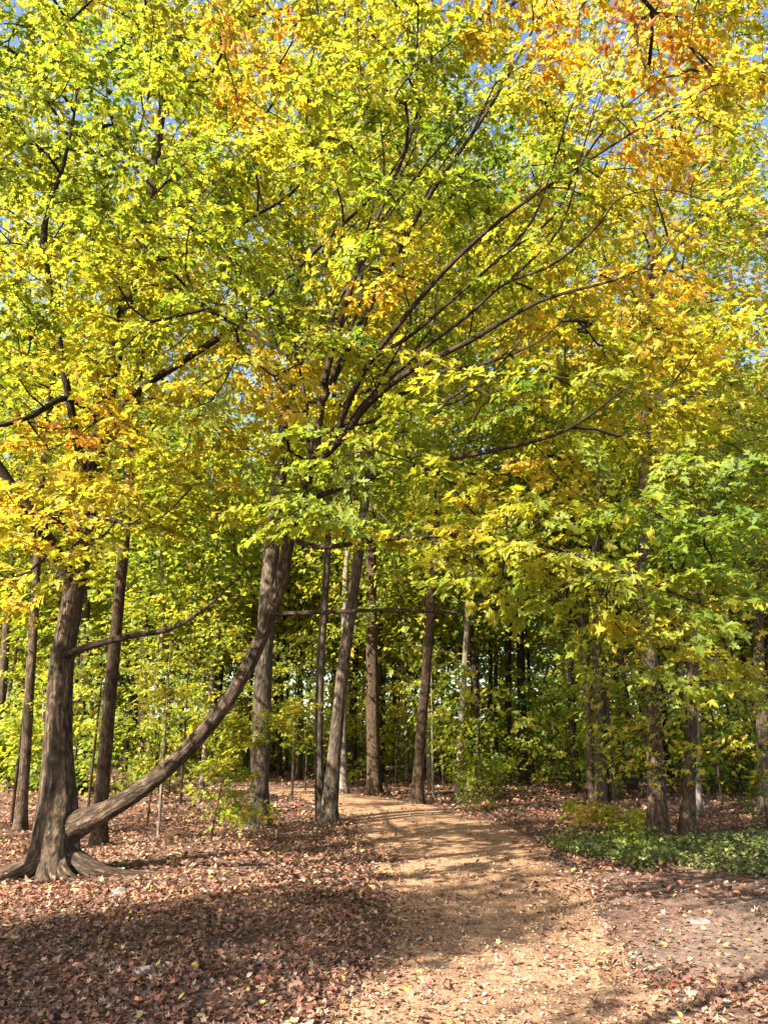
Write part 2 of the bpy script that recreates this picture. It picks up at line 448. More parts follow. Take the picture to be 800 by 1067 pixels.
# distance-to-path tests for scattering
def in_strip(V, x, y):
    """signed side distance: >0 inside"""
    c = V.mean(1)[:, :2]; hw = 0.5 * np.linalg.norm(V[:, -1, :2] - V[:, 0, :2], axis=1)
    out = np.full(len(x), -9.0)
    for k in range(0, len(x), 4000):
        d = np.hypot(x[k:k + 4000, None] - c[None, :, 0], y[k:k + 4000, None] - c[None, :, 1])
        w = (hw[None] - d)
        out[k:k + 4000] = w.max(1)
    return out

# ------------------------------------------------------------------ leaf litter, chips
LK = np.array([(0.145, 0.075, 0.050), (0.235, 0.130, 0.086), (0.36, 0.225, 0.145), (0.46, 0.33, 0.235), (0.29, 0.135, 0.085),
               (0.42, 0.185, 0.075), (0.34, 0.10, 0.075), (0.52, 0.42, 0.09), (0.50, 0.47, 0.20)])
LP = np.array([0.30, 0.27, 0.13, 0.055, 0.16, 0.05, 0.035, 0.018, 0.010]); LP = LP / LP.sum()
def litter(mesh, n, y0, y1, size, tmpl, rng, power=1.0, layers=0.03):
    d = y0 + (y1 - y0) * rng.random(n) ** power
    x = (rng.random(n) * 2 - 1) * (d * 0.62 + 1.2)
    ins = in_strip(PV, x, d); ins2 = in_strip(TV, x, d)
    keep = np.where(ins > 0, np.exp(-np.maximum(ins, 0) * 3.0) * 0.6 + 0.045, 1.0)
    # thinner cover on the right shoulder of the path and over the dirt track
    keep *= np.where((ins <= 0) & (x > 0.3) & (d < 11), 0.62, 1.0)
    keep *= np.where(ins2 > -0.02, 0.75 - 0.5 * np.clip(ins2 / .8, 0, 1), 1.0)
    cl = np.array([mnoise.noise(Vector((a * 1.4, b * 1.4, 3.0))) for a, b in zip(x, d)])
    keep *= np.clip(0.85 + 0.8 * cl, 0.1, 1)
    k = rng.random(n) < keep
    x, d = x[k], d[k]; n = len(x)
    pos = np.stack([x, d, height(x, d) + 0.012 + layers * rng.random(n)], 1)
    nrm = np.array([0, 0, 1.0]) + rng.normal(0, 0.33, (n, 3))
    along = rng.normal(0, 1, (n, 3)) * [1, 1, 0.15]
    ci = rng.choice(len(LK), n, p=LP)
    col = 0.88 * LK[ci] * np.array([1.03, .97, .93]) * np.clip(rng.normal(1, 0.22, n) + 0.45 * np.array([mnoise.noise(Vector((a * .9, b * .9, 11.0))) for a, b in zip(x, d)]), 0.4, 1.3)[:, None]
    sz = size * rng.uniform(0.55, 1.25, n)
    add_leaves(mesh, pos, nrm, along, sz, col, tmpl, rng, fold=(-0.5, 0.9), curl=(-0.9, 0.9))
rl = np.random.default_rng(5)
lt = Mesh()
litter(lt, 42000, 2.6, 9.5, 0.050, LOBED, rl, 0.9)
litter(lt, 44000, 2.6, 9.5, 0.052, OVAL, rl, 0.9)
litter(lt, 700, 2.6, 9.5, 0.085, MAPLE, rl, 0.9, 0.04)
litter(lt, 60000, 9.0, 20, 0.070, OVAL, rl, 1.0)
litter(lt, 40000, 19, 48, 0.125, BLADE, rl, 1.0)
tag(lt.build('fallen_leaves', M_litter), 'carpet of dry brown fallen leaves covering the woodland floor', 'leaves', kind='stuff')

ch = Mesh()
n = 42000
dd = 2.6 + 9.5 * rl.random(n) ** 1.25
xx = (rl.random(n) * 2 - 1) * (dd * 0.5 + 1.0) + 0.8
k = in_strip(PV, xx, dd) > 0.03 - 0.25 * rl.random(n) ** 3
xx, dd = xx[k], dd[k]; n = len(xx)
cc = np.array([(0.26, 0.15, 0.085), (0.38, 0.24, 0.14), (0.47, 0.32, 0.20), (0.16, 0.09, 0.055), (0.52, 0.39, 0.26)])[rl.choice(5, n, p=[.3, .32, .2, .12, .06])]
add_leaves(ch, np.stack([xx, dd, height(xx, dd) + 0.016 + 0.012 * rl.random(n)], 1), np.array([0, 0, 1.0]) + rl.normal(0, 0.4, (n, 3)),
           rl.normal(0, 1, (n, 3)) * [1, 1, .2], rl.uniform(0.012, 0.034, n), cc * np.clip(rl.normal(1, .2, n), .5, 1.5)[:, None], BLADE, rl)
tag(ch.build('wood_chip_litter', M_chip), 'tan wood chips strewn over the woodland path', 'wood chips', kind='stuff')

# ------------------------------------------------------------------ the great maple
rm = np.random.default_rng(21)
def PX(rows, rcol=True):
    """(px, py, depth, radius) rows to x y z r"""
    return np.array([[*P(a, b, d), r] for a, b, d, r in rows])

base = G(57, 912)
D0 = base[1]
maple = new_obj('maple_tree', None); maple.location = base
tag(maple, 'great yellow maple with flared roots and one long limb curving out low to the right', 'tree')

trunk_pts = PX([(57, 916, D0, .27), (57, 890, D0, .255), (60, 855, D0, .25), (61, 815, D0, .205), (61, 770, D0, .172), (63, 715, D0, .158), (68, 670, D0, .150), (77, 620, D0, .138),
                (85, 575, D0 + .05, .138), (91, 530, D0 + .1, .132), (100, 470, D0 + .15, .128), (112, 410, D0 + .2, .125), (128, 330, D0 + .2, .11), (148, 255, D0 + .1, .095),
                (160, 180, D0, .075), (172, 100, D0 - .1, .058), (188, 30, D0 - .2, .045), (196, -60, D0 - .2, .03)])
trunk_pts[0, 2] -= 0.12
q = resample(trunk_pts, 0.07)
tm = Mesh()
tube(tm, q[:, :3], q[:, 3], 72, 0.075, 3.1, flare=(1.5, 5, 0.8, 0.30), ridge=0.8)
# roots that run out over the leaves
for a, ln, r0 in [(-2.9, .95, .12), (-2.2, .75, .10), (-1.45, .62, .115), (-0.95, .85, .10), (-0.3, 1.25, .12), (0.4, 0.95, .10), (1.4, .8, .1), (2.3, .8, .1), (3.0, 1.1, .11)]:
    pts = []
    for f in np.linspace(0, 1, 14):
        rr_ = 0.16 + ln * f; an = a + 0.35 * math.sin(3.2 * f + a) * f
        x_, y_ = base[0] + rr_ * math.cos(an), base[1] + rr_ * math.sin(an)
        pts.append([x_, y_, float(height(x_, y_)) + 0.21 * (1 - f) ** 3.2 - 0.035 * f + 0.012 * math.sin(9 * f + a), r0 * (1 - f) ** 0.8 * 1.1 + 0.016])
    pts = np.array(pts); tube(tm, pts[:, :3], pts[:, 3], 12, 0.16, a, ridge=.4)
# knot ring where the limb leaves the trunk
tm.build('trunk', M_bark, maple, base, True)

SK = Skeleton()
SK.main(trunk_pts, -1, start=0.45)
limbs = [
 # the long curving limb
 [(60, 868, D0 + .02, .13), (74, 862, D0 - .02, .18), (92, 854, D0 - .08, .152), (116, 842, D0 - .16, .118), (146, 823, D0 - .24, .105), (182, 794, D0 - .3, .100), (222, 751, D0 - .35, .096), (253, 704, D0 - .4, .092),
  (276, 655, D0 - .45, .092), (292, 610, D0 - .5, .086), (299, 572, D0 - .6, .08), (310, 530, D0 - .8, .074), (325, 487, D0 - 1.0, .066), (332, 440, D0 - 1.2, .056), (340, 390, D0 - 1.4, .046),
  (362, 310, D0 - 1.7, .038), (392, 230, D0 - 2.0, .030), (425, 150, D0 - 2.3, .022), (450, 60, D0 - 2.5, .015)],
 [(325, 487, D0 - 1.0, .05), (355, 458, D0 - 1.2, .043), (385, 420, D0 - 1.6, .038), (430, 385, D0 - 2.1, .033), (490, 355, D0 - 2.6, .028), (560, 315, D0 - 3.1, .021), (640, 292, D0 - 3.5, .013)],
 [(345, 466, D0 - 1.1, .042), (372, 400, D0 - 1.5, .036), (410, 345, D0 - 2, .031), (470, 275, D0 - 2.5, .026), (540, 215, D0 - 3.0, .020), (640, 150, D0 - 3.4, .013), (720, 100, D0 - 3.6, .008)],
 [(335, 420, D0 - 1.3, .042), (365, 360, D0 - 1.5, .037), (400, 290, D0 - 1.9, .031), (450, 200, D0 - 2.4, .026), (505, 120, D0 - 2.8, .020), (545, 50, D0 - 3, .014), (580, -20, D0 - 3.2, .009)],
 [(330, 455, D0 - 1.2, .036), (343, 375, D0 - 1.2, .031), (350, 320, D0 - 1.1, .026), (385, 260, D0 - 1.0, .02), (400, 190, D0 - .8, .013), (395, 110, D0 - .6, .008)],
 [(310, 525, D0 - .8, .04), (380, 500, D0 - 1.3, .034), (450, 482, D0 - 1.8, .030), (520, 468, D0 - 2.2, .024), (590, 448, D0 - 2.6, .018), (650, 405, D0 - 3, .010)],
 [(283, 640, D0 - .45, .032), (330, 638, D0 - .8, .026), (400, 636, D0 - 1.3, .022), (480, 637, D0 - 1.8, .018), (560, 628, D0 - 2.2, .014), (640, 620, D0 - 2.5, .010), (720, 640, D0 - 2.8, .006)],
 [(300, 560, D0 - .65, .036), (335, 570, D0 - 1.4, .030), (420, 560, D0 - 2.4, .025), (520, 560, D0 - 3.1, .020), (620, 585, D0 - 3.6, .014), (730, 630, D0 - 3.8, .008)],
 # limbs from the trunk
 [(76, 632, D0 + .02, .10), (66, 590, D0 - .15, .085), (40, 545, D0 - .35, .075), (12, 505, D0 - .55, .066), (-20, 460, D0 - .8, .055), (-70, 400, D0 - 1.1, .04), (-150, 330, D0 - 1.5, .02)],
 [(68, 683, D0 - .1, .05), (98, 672, D0 - .35, .044), (135, 663, D0 - .6, .036), (178, 655, D0 - .9, .028), (214, 634, D0 - 1.2, .017), (250, 600, D0 - 1.5, .008)],
 [(98, 480, D0 + .1, .07), (135, 415, D0 - .2, .058), (185, 380, D0 - .5, .05), (240, 343, D0 - .8, .041), (290, 298, D0 - 1.1, .033), (335, 255, D0 - 1.4, .025), (400, 190, D0 - 1.8, .015), (440, 120, D0 - 2, .008)],
 [(92, 515, D0 + .05, .062), (75, 430, D0 - .4, .052), (58, 330, D0 - .9, .043), (47, 240, D0 - 1.3, .034), (68, 165, D0 - 1.6, .025), (80, 90, D0 - 1.8, .016), (70, 10, D0 - 2, .009)],
 [(143, 275, D0 + .1, .056), (185, 265, D0 - .2, .044), (222, 250, D0 - .5, .036), (265, 225, D0 - .8, .027), (310, 195, D0 - 1.1, .018), (350, 130, D0 - 1.3, .01)],
 [(222, 250, D0 - .5, .03), (185, 215, D0 - .6, .024), (145, 180, D0 - .8, .018), (115, 120, D0 - 1.0, .012), (110, 60, D0 - 1.1, .007)],
 [(106, 440, D0 + .15, .05), (70, 415, D0 - .6, .043), (30, 435, D0 - 1.3, .032), (-20, 445, D0 - 1.9, .02), (-80, 430, D0 - 2.4, .01)],
 [(120, 370, D0 + .2, .05), (130, 300, D0 - .8, .042), (180, 300, D0 - 2.0, .032), (230, 330, D0 - 3.0, .022), (300, 370, D0 - 3.8, .012)],
 [(85, 560, D0, .055), (30, 520, D0 + .8, .045), (-60, 430, D0 + 1.5, .035), (-200, 300, D0 + 2.0, .022), (-300, 200, D0 + 2.2, .01)],
]
for (ax, ay, ad), (bx, by), lift_ in [((345, 400, 1.45), (455, 30), 20), ((352, 380, 1.5), (505, 95), 15), ((385, 375, 1.7), (690, 70), 30), ((400, 400, 1.75), (690, 200), 22),
        ((400, 415, 1.75), (610, 385), 18), ((350, 445, 1.25), (560, 415), 10), ((338, 400, 1.4), (395, 130), 5), ((325, 487, 1.0), (300, 250), 0), ((355, 458, 1.2), (470, 300), 12)]:
    ed_ = 1.2 + 2.0 * np.clip((bx - 340) / 300, -.1, 1.15)
    row = []
    for f in np.linspace(0, 1, 8):
        wob = math.sin(math.pi * min(1, f * 1.6) * .5)
        row.append((ax + (bx - ax) * f + wob * (9 * math.sin(5 * f + bx) + 7 * math.sin(13 * f + by)), ay + (by - ay) * f - lift_ * math.sin(math.pi * f) * (1 if by > 150 else -1) + wob * (9 * math.sin(6 * f + by) + 6 * math.sin(15 * f + bx)), D0 - (ad + (ed_ - ad) * f) + .12 * math.sin(9 * f + bx), .019 * (1 - f) ** .8 + .005))
    limbs.append(row)
    k_ = 3; x_, y_, d_, r_ = row[k_]; sg = 1 if (int(bx) // 5) % 2 else -1; dx, dy = (bx - ax), (by - ay)
    fork = []
    for f in np.linspace(0, 1, 6):
        fork.append((x_ + .55 * f * (dx - sg * dy * .55 * f) + 8 * f * math.sin(8 * f + by), y_ + .55 * f * (dy + sg * dx * .55 * f) + 8 * f * math.sin(7 * f + ax), d_ - .5 * f + .5 * sg * f, r_ * .75 * (1 - f) ** .8 + .004))
    limbs.append(fork)
limb_mesh = [Mesh() for _ in limbs]
for i, L_ in enumerate(limbs):
    pts = PX(L_)
    if i: pts[:, 3] *= 1.05
    q = SK.main(pts, i, start=0.62 if i == 0 else 0.22)
    q = resample(pts, 0.06 if i == 0 else 0.10)
    tube(limb_mesh[i], q[:, :3], q[:, 3], 26 if i == 0 else 10, 0.10 if i == 0 else 0.08, 7.7 + i, flare=None, ridge=.5 if i == 0 else 0)

def low_edge(px):
    return np.interp(px, [-400, -60, 0, 60, 110, 150, 200, 260, 330, 400, 480, 560, 640, 720, 790, 900], [560, 640, 648, 610, 560, 570, 545, 560, 555, 560, 600, 650, 690, 715, 720, 640])
def orange(px, py):
    """warm patches of the crown"""
    v = 0.455 + 0.0 * px
    for cx, cy, sx, sy, a in [(268, 90, 45, 75, .30), (610, 10, 150, 60, .36), (690, 130, 90, 110, .22), (700, 330, 90, 70, .18), (20, 600, 45, 60, .26), (110, 410, 100, 60, .14),
                              (60, 480, 90, 60, .18), (300, 400, 60, 45, .22), (390, 315, 60, 60, .12), (560, 300, 90, 50, .14), (480, 560, 90, 45, .10), (590, 590, 70, 60, .09), (640, 680, 90, 40, -.06),
                              (240, 600, 90, 40, .22), (480, 480, 120, 40, .05), (300, 20, 120, 30, .10), (430, 270, 60, 60, .08), (700, 640, 80, 60, .03), (430, 80, 90, 60, -.10), (120, 120, 120, 90, -.04),
                              (470, 180, 90, 70, -.06), (400, 470, 60, 40, -.12), (350, 520, 60, 30, -.1), (620, 560, 90, 40, -.10), (560, 620, 120, 50, -.07), (740, 500, 70, 120, -.10), (780, 250, 40, 150, -.10), (100, 60, 110, 90, -.06), (190, 360, 90, 40, .06), (90, 560, 60, 40, .05)]:
        v = v + a * np.exp(-(((px - cx) / sx) ** 2 + ((py - cy) / sy) ** 2))
    return v
T = []; H = []
for _ in range(1300):
    px = rm.uniform(-110, 770); le = low_edge(px)
    py = rm.uniform(-170, le)
    if px > 560 and py < 330 and rm.random() < 0.45 * min(1, (px - 560) / 100): continue
    if px < 10 and py > 300 and rm.random() < .5: continue
    near = np.interp(px, [-100, 200, 400, 760], [7.6, 6.3, 6.0, 6.3])
    far = np.interp(px, [-100, 200, 500, 760], [11.5, 11, 10.5, 8.4])
    if py > 520 and px > 330: far = near + 2.6
    d = near + (far - near) * rm.random() ** 0.9
    ld = D0 - 1.1 - 2.0 * np.clip((px - 340) / 300, -.2, 1.1)
    if 270 < px < 700 and 110 < py < 530 and d < ld + .3 and rm.random() < .72: d = ld + .3 + rm.uniform(0, 3.0)
    p = P(px, py, d)
    if p[2] < 1.9 or (p[2] < 2.5 and p[1] < 6.6): continue
    T.append(p); H.append(float(orange(px, py)))
for _ in range(75):
    px, py = rm.uniform(-70, 70), rm.uniform(-140, 220)
    T.append(P(px, py, rm.uniform(8, 11.5))); H.append(float(orange(px, py)))
for _ in range(30):
    px, py = rm.uniform(700, 830), rm.uniform(-60, 120)
    T.append(P(px, py, rm.uniform(7.5, 9))); H.append(float(orange(px, py)))
for _ in range(110):     # the part of the crown outside the frame
    p = np.array([rm.uniform(-10.5, 3.5), rm.uniform(5.5, 13), rm.uniform(4.0, 12.5)])
    if ((p[0] + 3.5) / 7) ** 2 + ((p[1] - 9.5) / 4.5) ** 2 + ((p[2] - 7) / 5.5) ** 2 > 1: continue
    T.append(p); H.append(rm.normal(.47, .06))
T = np.array(T); H = np.array(H) + rm.normal(0, .045, len(H)) + 0.22 * np.array([mnoise.noise(Vector(p) * 0.75) for p in T])
tips, dirs = SK.grow(T, rm, rtip=0.0048, maxr=0.03)
for pts, ra, p in SK.tubes:
    tube(limb_mesh[p] if p >= 0 else limb_mesh[0], pts, ra, 5)
cm = Mesh()
twig_sprays(cm, lambda k: limb_mesh[max(SK.tip_part[k], 0)], tips, dirs, H, rm, 56, 0.46, 0.092, MAPLE)
for i, m in enumerate(limb_mesh):
    o = m.build('limb', M_bark if i == 0 else M_bark3, maple, base, True)
    if i == 0: o['label'] = 'thick low limb sweeping out and up to the right'
cm.build('crown', M_leaf, maple, base)

# ------------------------------------------------------------------ other trees
def tree(name, label, group, rows, spread, bark, rng, crown=None, ht=None, n_att=110, n_leaf=36, size=0.14, tmpl=LOBED, hue=0.42, hsd=.06, sides=14, stems=(), low=0.35, rad_=0.55, flare=0.8, extra=()):
    """rows: (px, py, r) up the trunk, first row on the ground; crown: ellipsoid over the height ht"""
    b = G(rows[0][0], rows[0][1]); d = b[1]
    root = new_obj(name, None); root.location = b
    tag(root, label, 'tree', group)
    pts = [[*P(a, c, d), r] for a, c, r in rows]
    pts[0][2] = b[2] - 0.08
    top = np.array(pts[-1]); prev = np.array(pts[-2])
    up = unit((top - prev)[:3] * [0.5, 0.5, 1] + np.array([0, 0, 0.25 * abs(top[2] - prev[2])]))
    z = top[2]; k = 1
    hh = ht + b[2]
    if z < hh - 1:
        for f in (0.35, 0.7, 1.0):
            e = top[:3] + up * (hh - z) * f / max(up[2], .5)
            pts.append([*(e + rng.normal(0, .12, 3) * [1, 1, 0]), max(top[3] * (1 - 0.8 * f), .02)])
    pts = np.array(pts)
    tm = Mesh()
    q = resample(pts, 0.22)
    tube(tm, q[:, :3], q[:, 3], sides, 0.07, rng.uniform(0, 50), flare=(flare, 5, rng.uniform(0, 6), 0.28), ridge=.3)
    for st_ in stems:
        sp = np.array([[*P(a, c, d + o), r] for a, c, o, r in st_])
        q2 = resample(sp, 0.2); tube(tm, q2[:, :3], q2[:, 3], 10, 0.06, rng.uniform(0, 50), flare=(.3, 3, 1, .2))
    sk = Skeleton(); sk.main(pts, 0, start=max(0.12, low - 0.1))
    cx, cy = pts[-1, 0] * .5 + pts[len(pts) // 2, 0] * .5, pts[-1, 1]
    T = []
    while len(T) < n_att:
        a = rng.uniform(-1, 1, 3)
        if (a ** 2).sum() > 1 or (a ** 2).sum() < 0.12: continue
        zz = b[2] + ht * (low + (1.05 - low) * (a[2] + 1) / 2)
        T.append([cx + a[0] * spread, cy + a[1] * spread, zz])
    for e in extra: T.append(P(e[0], e[1], d + (e[2] if len(e) > 2 else rng.normal(0, .6))))
    T = np.array(T)
    tips, dirs = sk.grow(T, rng, rtip=0.006, step=0.4, maxr=min(0.07, pts[0, 3] * .45))
    for p_, ra, _ in sk.tubes: tube(tm, p_, ra, 4)
    tm.build('trunk', bark, root, b, True)
    cm = Mesh()
    H = rng.normal(hue, hsd, len(tips))
    sprays(cm, tips, dirs, H, rng, n_leaf, rad_, size, tmpl, thick=.14)
    cm.build('crown', M_leaf, root, b)
    return root

rt = np.random.default_rng(33)
tree('forest_tree', 'slim straight tree behind the great maple at its left side', None, [(22, 866, .10), (28, 770, .095), (36, 640, .085), (44, 500, .07)], 2.2, M_bark2, rt, ht=15, n_att=150, hue=.50, low=.4)
tree('forest_tree', 'slightly leaning brown tree rising behind the low curving limb', None, [(102, 882, .125), (110, 780, .11), (122, 650, .10), (132, 540, .09), (146, 380, .075), (165, 190, .06)], 3.0, M_bark6, rt, ht=18, n_att=240, hue=.50, low=.42)
tree('forest_tree', 'grey barked tree with a leafy sapling at its foot, behind the curving limb', None, [(269, 862, .20), (272, 770, .185), (277, 650, .175), (286, 540, .165), (300, 420, .15), (308, 320, .12), (315, 200, .09)], 3.8, M_bark5, rt, ht=20, n_att=330, hue=.50, low=.36)
tree('forest_tree', 'two stemmed tree, its right stem sunlit and leaning over the path edge', None, [(342, 859, .17), (348, 790, .145), (357, 700, .13), (368, 620, .12), (378, 540, .11), (395, 400, .09)], 3.2, M_bark5, rt, ht=19, n_att=260, hue=.49, low=.38,
     stems=[[(334, 860, 0.3, .11), (332, 780, .3, .095), (334, 690, .3, .09), (340, 600, .3, .08), (344, 500, .3, .07), (350, 380, .3, .05)]])
tree('forest_tree', 'straight brown tree standing where the path bends away', None, [(390, 828, .235), (388, 740, .20), (387, 640, .19), (386, 520, .17), (384, 380, .14)], 4.0, M_bark6, rt, ht=25, n_att=380, n_leaf=34, size=.18, hue=.47, low=.42)
tree('forest_tree', 'brown tree leaning right, just right of the path bend', None, [(434, 838, .16), (438, 770, .14), (445, 690, .13), (451, 600, .12), (458, 480, .10)], 3.6, M_bark6, rt, ht=22, n_att=280, size=.16, hue=.47, low=.44)
tree('forest_tree', 'slender pale barked tree leaning right beside a low leafy sprig', None, [(477, 828, .115), (481, 750, .10), (486, 660, .095), (491, 580, .09), (500, 460, .07)], 3.2, M_bark4, rt, ht=22, n_att=260, size=.17, hue=.46, low=.44)
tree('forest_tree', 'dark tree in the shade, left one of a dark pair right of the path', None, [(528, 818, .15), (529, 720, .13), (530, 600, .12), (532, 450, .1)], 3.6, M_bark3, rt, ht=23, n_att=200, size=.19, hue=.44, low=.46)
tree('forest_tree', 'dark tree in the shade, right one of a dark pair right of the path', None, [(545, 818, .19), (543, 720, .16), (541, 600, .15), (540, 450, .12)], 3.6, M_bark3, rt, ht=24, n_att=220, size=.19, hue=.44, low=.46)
tree('forest_tree', 'three stemmed tree behind the yellow bush, its left stem catching sun', None, [(626, 836, .17), (624, 760, .15), (622, 680, .14), (620, 600, .12)], 3.6, M_bark2, rt, ht=20, n_att=260, size=.16, hue=.45, low=.38,
     stems=[[(616, 836, .1, .09), (613, 760, .1, .08), (609, 680, .1, .07), (600, 580, .1, .05)], [(637, 836, .1, .10), (633, 760, .1, .085), (629, 690, .1, .08), (634, 600, .1, .05)]])
right_low = [(rt.uniform(600, 800), rt.uniform(690, 800)) for _ in range(46)]
tree('forest_tree', 'tall tree with orange tinged crown rising from the green groundcover', None, [(686, 876, .17), (683, 800, .15), (678, 720, .14), (672, 620, .125), (670, 540, .12), (673, 440, .11), (676, 330, .095), (680, 220, .08), (684, 120, .06)], 3.1, M_bark2, rt, ht=19, n_att=340, n_leaf=34, size=.13, hue=.56, hsd=.15, low=.34,
     extra=[(x, y) for x, y in right_low[:12]])
tree('forest_tree', 'slimmer tree with low leafy boughs beside the tall orange tinged one', None, [(714, 875, .135), (717, 810, .115), (720, 740, .10), (722, 660, .09), (724, 560, .07)], 2.8, M_bark2, rt, ht=9, n_att=90, n_leaf=34, size=.10, hue=.45, low=.42, rad_=.4,
     extra=[(x, y, rt.uniform(-2.2, .6)) for x, y in right_low[12:]])
tree('forest_tree', 'very slim tree behind the two trees in the green groundcover', None, [(727, 848, .085), (726, 780, .075), (725, 700, .07), (727, 600, .06)], 2.4, M_bark4, rt, ht=11, n_att=70, size=.15, hue=.36, low=.35)
tree('forest_tree', 'grey tree at the edge of the picture right of the groundcover', None, [(797, 846, .16), (794, 770, .14), (790, 690, .13), (788, 580, .11)], 3.6, M_bark5, rt, ht=21, n_att=330, size=.16, hue=.40, low=.2)
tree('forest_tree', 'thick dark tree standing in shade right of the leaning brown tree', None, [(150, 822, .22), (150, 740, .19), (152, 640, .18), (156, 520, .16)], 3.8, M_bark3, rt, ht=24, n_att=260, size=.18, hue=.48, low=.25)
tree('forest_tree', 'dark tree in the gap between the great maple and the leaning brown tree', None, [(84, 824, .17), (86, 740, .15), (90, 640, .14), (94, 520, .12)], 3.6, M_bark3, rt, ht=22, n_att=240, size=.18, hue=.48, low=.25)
tree('forest_tree', 'short pale sunlit tree behind the two stemmed tree', None, [(358, 827, .15), (357, 780, .13), (358, 700, .11), (360, 600, .09)], 3.0, M_bark4, rt, ht=14, n_att=100, size=.17, hue=.44, low=.3)

# trees whose crowns stand outside the frame on the sunny side
def off_tree(label, x, y, r, ht, spread, n_att, low, rng, n_leaf=30):
    b = np.array([x, y, float(height(x, y))]); root = new_obj('forest_tree', None); root.location = b
    tag(root, label, 'tree')
    pts = np.array([[x, y, b[2] - .1, r * 1.1], [x + .1, y, b[2] + ht * .3, r * .9], [x + .2, y + .1, b[2] + ht * .65, r * .6], [x + .1, y, b[2] + ht, r * .2]])
    tm = Mesh(); q = resample(pts, .25); tube(tm, q[:, :3], q[:, 3], 12, .07, x, flare=(.5, 5, 1, .3))
    sk = Skeleton(); sk.main(pts, 0, start=.2)
    T = []
    while len(T) < n_att:
        a = rng.uniform(-1, 1, 3)
        if (a ** 2).sum() > 1: continue
        T.append([x + a[0] * spread, y + a[1] * spread, b[2] + ht * (low + (1.05 - low) * (a[2] + 1) / 2)])
    tips, dirs = sk.grow(np.array(T), rng, rtip=.006, step=.4, maxr=.07)
    for p_, ra, _ in sk.tubes: tube(tm, p_, ra, 4)
    tm.build('trunk', M_bark2, root, b, True)
    cm = Mesh(); sprays(cm, tips, dirs, rng.normal(.48, .06, len(tips)), rng, n_leaf, .5, .13, LOBED, thick=.14)
    cm.build('crown', M_leaf, root, b)
ro = np.random.default_rng(4)
off_tree('broad yellow green maple left of the clearing, outside the view, whose shade crosses the leaves', -9.8, -.2, .2, 10, 1.7, 150, .42, ro, 60)
off_tree('slender tree outside the view left of the clearing, nearest the great maple', -8.4, 3.2, .12, 13, 2.0, 16, .6, ro, 30)
off_tree('slender tree outside the view left of the clearing, in the middle of its row', -6.9, 1.2, .11, 12, 1.8, 14, .6, ro, 30)
off_tree('slender tree outside the view left of the clearing, nearest the viewer', -6.0, -1.2, .11, 11, 1.7, 14, .55, ro, 40)
off_tree('bare limbed slender tree outside the view at the left, level with the great maple', -9.6, 5.6, .11, 12, 1.6, 8, .7, ro, 24)
off_tree('bare limbed slender tree outside the view, farthest along the left edge of the clearing', -11.5, 7.2, .12, 12, 1.6, 8, .7, ro, 24)
off_tree('tall maple at the left beyond the great maple, outside the view', -14.5, 7.5, .22, 13, 2.6, 60, .45, ro)

# far woods: four kinds of trees, copied
def proto_tree(rng, ht, r, spread, hue, bark, n_att, low, size, n_leaf):
    root = new_obj('far_tree', None)
    pts = np.array([[0, 0, -.15, r * 1.15], [rng.normal(0, .05), 0, ht * .15, r], [rng.normal(0, .15), rng.normal(0, .1), ht * .45, r * .8], [rng.normal(0, .3), rng.normal(0, .2), ht * .8, r * .5], [rng.normal(0, .4), 0, ht, r * .15]])
    tm = Mesh(); q = resample(pts, .5); tube(tm, q[:, :3], q[:, 3], 9, .07, rng.uniform(0, 50), flare=(.4, 4, 1, .3))
    sk = Skeleton(); sk.main(pts, 0, start=.1, step=.5)
    T = []
    while len(T) < n_att:
        a = rng.uniform(-1, 1, 3)
        if (a ** 2).sum() > 1 or (a ** 2).sum() < 0.1: continue
        T.append([a[0] * spread, a[1] * spread, ht * (low + (1.05 - low) * (a[2] + 1) / 2)])
    tips, dirs = sk.grow(np.array(T), rng, rtip=.009, step=.8, maxr=.06)
    for p_, ra, _ in sk.tubes: tube(tm, p_, ra, 3)
    tm.build('trunk', bark, root, None, True)
    cm = Mesh(); sprays(cm, tips, dirs, rng.normal(hue, .07, len(tips)), rng, n_leaf, .75, size, BLADE, thick=.2)
    cm.build('crown', M_leaf, root)
    return root
rf = np.random.default_rng(77)
protos = [proto_tree(rf, 17, .14, 3.0, .42, M_bark2, 170, .34, .24, 24), proto_tree(rf, 14, .10, 2.8, .40, M_bark3, 150, .36, .22, 24),
          proto_tree(rf, 19, .17, 3.4, .46, M_bark3, 180, .36, .25, 22), proto_tree(rf, 12, .075, 2.4, .40, M_bark4, 130, .3, .22, 24)]
marks = [(-60, 'left of the great maple'), (40, 'between the great maple and the grey barked tree'), (272, 'between the grey barked and the two stemmed tree'), (345, 'between the two stemmed tree and the straight brown tree'), (389, 'between the straight brown tree and the one leaning right'),
         (440, 'between the path bend and the dark pair'), (545, 'between the dark pair and the three stemmed tree'), (625, 'between the three stemmed tree and the groundcover trees'), (700, 'right of the groundcover trees')]
KN = ['tall slim brown far tree', 'thin dark far tree', 'stout dark far tree', 'thin pale barked far tree']
used = [False] * 4
spots = []
tries = 0
while len(spots) < 128 and tries < 9000:
    tries += 1
    d = rf.uniform(25, 60); px = rf.uniform(-90, 890)
    x = (px - 400) / F * d * 1.02
    if in_strip(PV, np.array([x]), np.array([d]))[0] > -0.6: continue
    if any(math.hypot(x - a, d - b) < 1.5 for a, b, _ in spots): continue
    spots.append((x, d, px))
from collections import defaultdict
gaps = defaultdict(list)
for s_ in spots:
    k = int(rf.integers(4)); g_ = [m for m in marks if m[0] <= s_[2]]
    gaps[(k, (g_ or marks[:1])[-1][1])].append(s_)
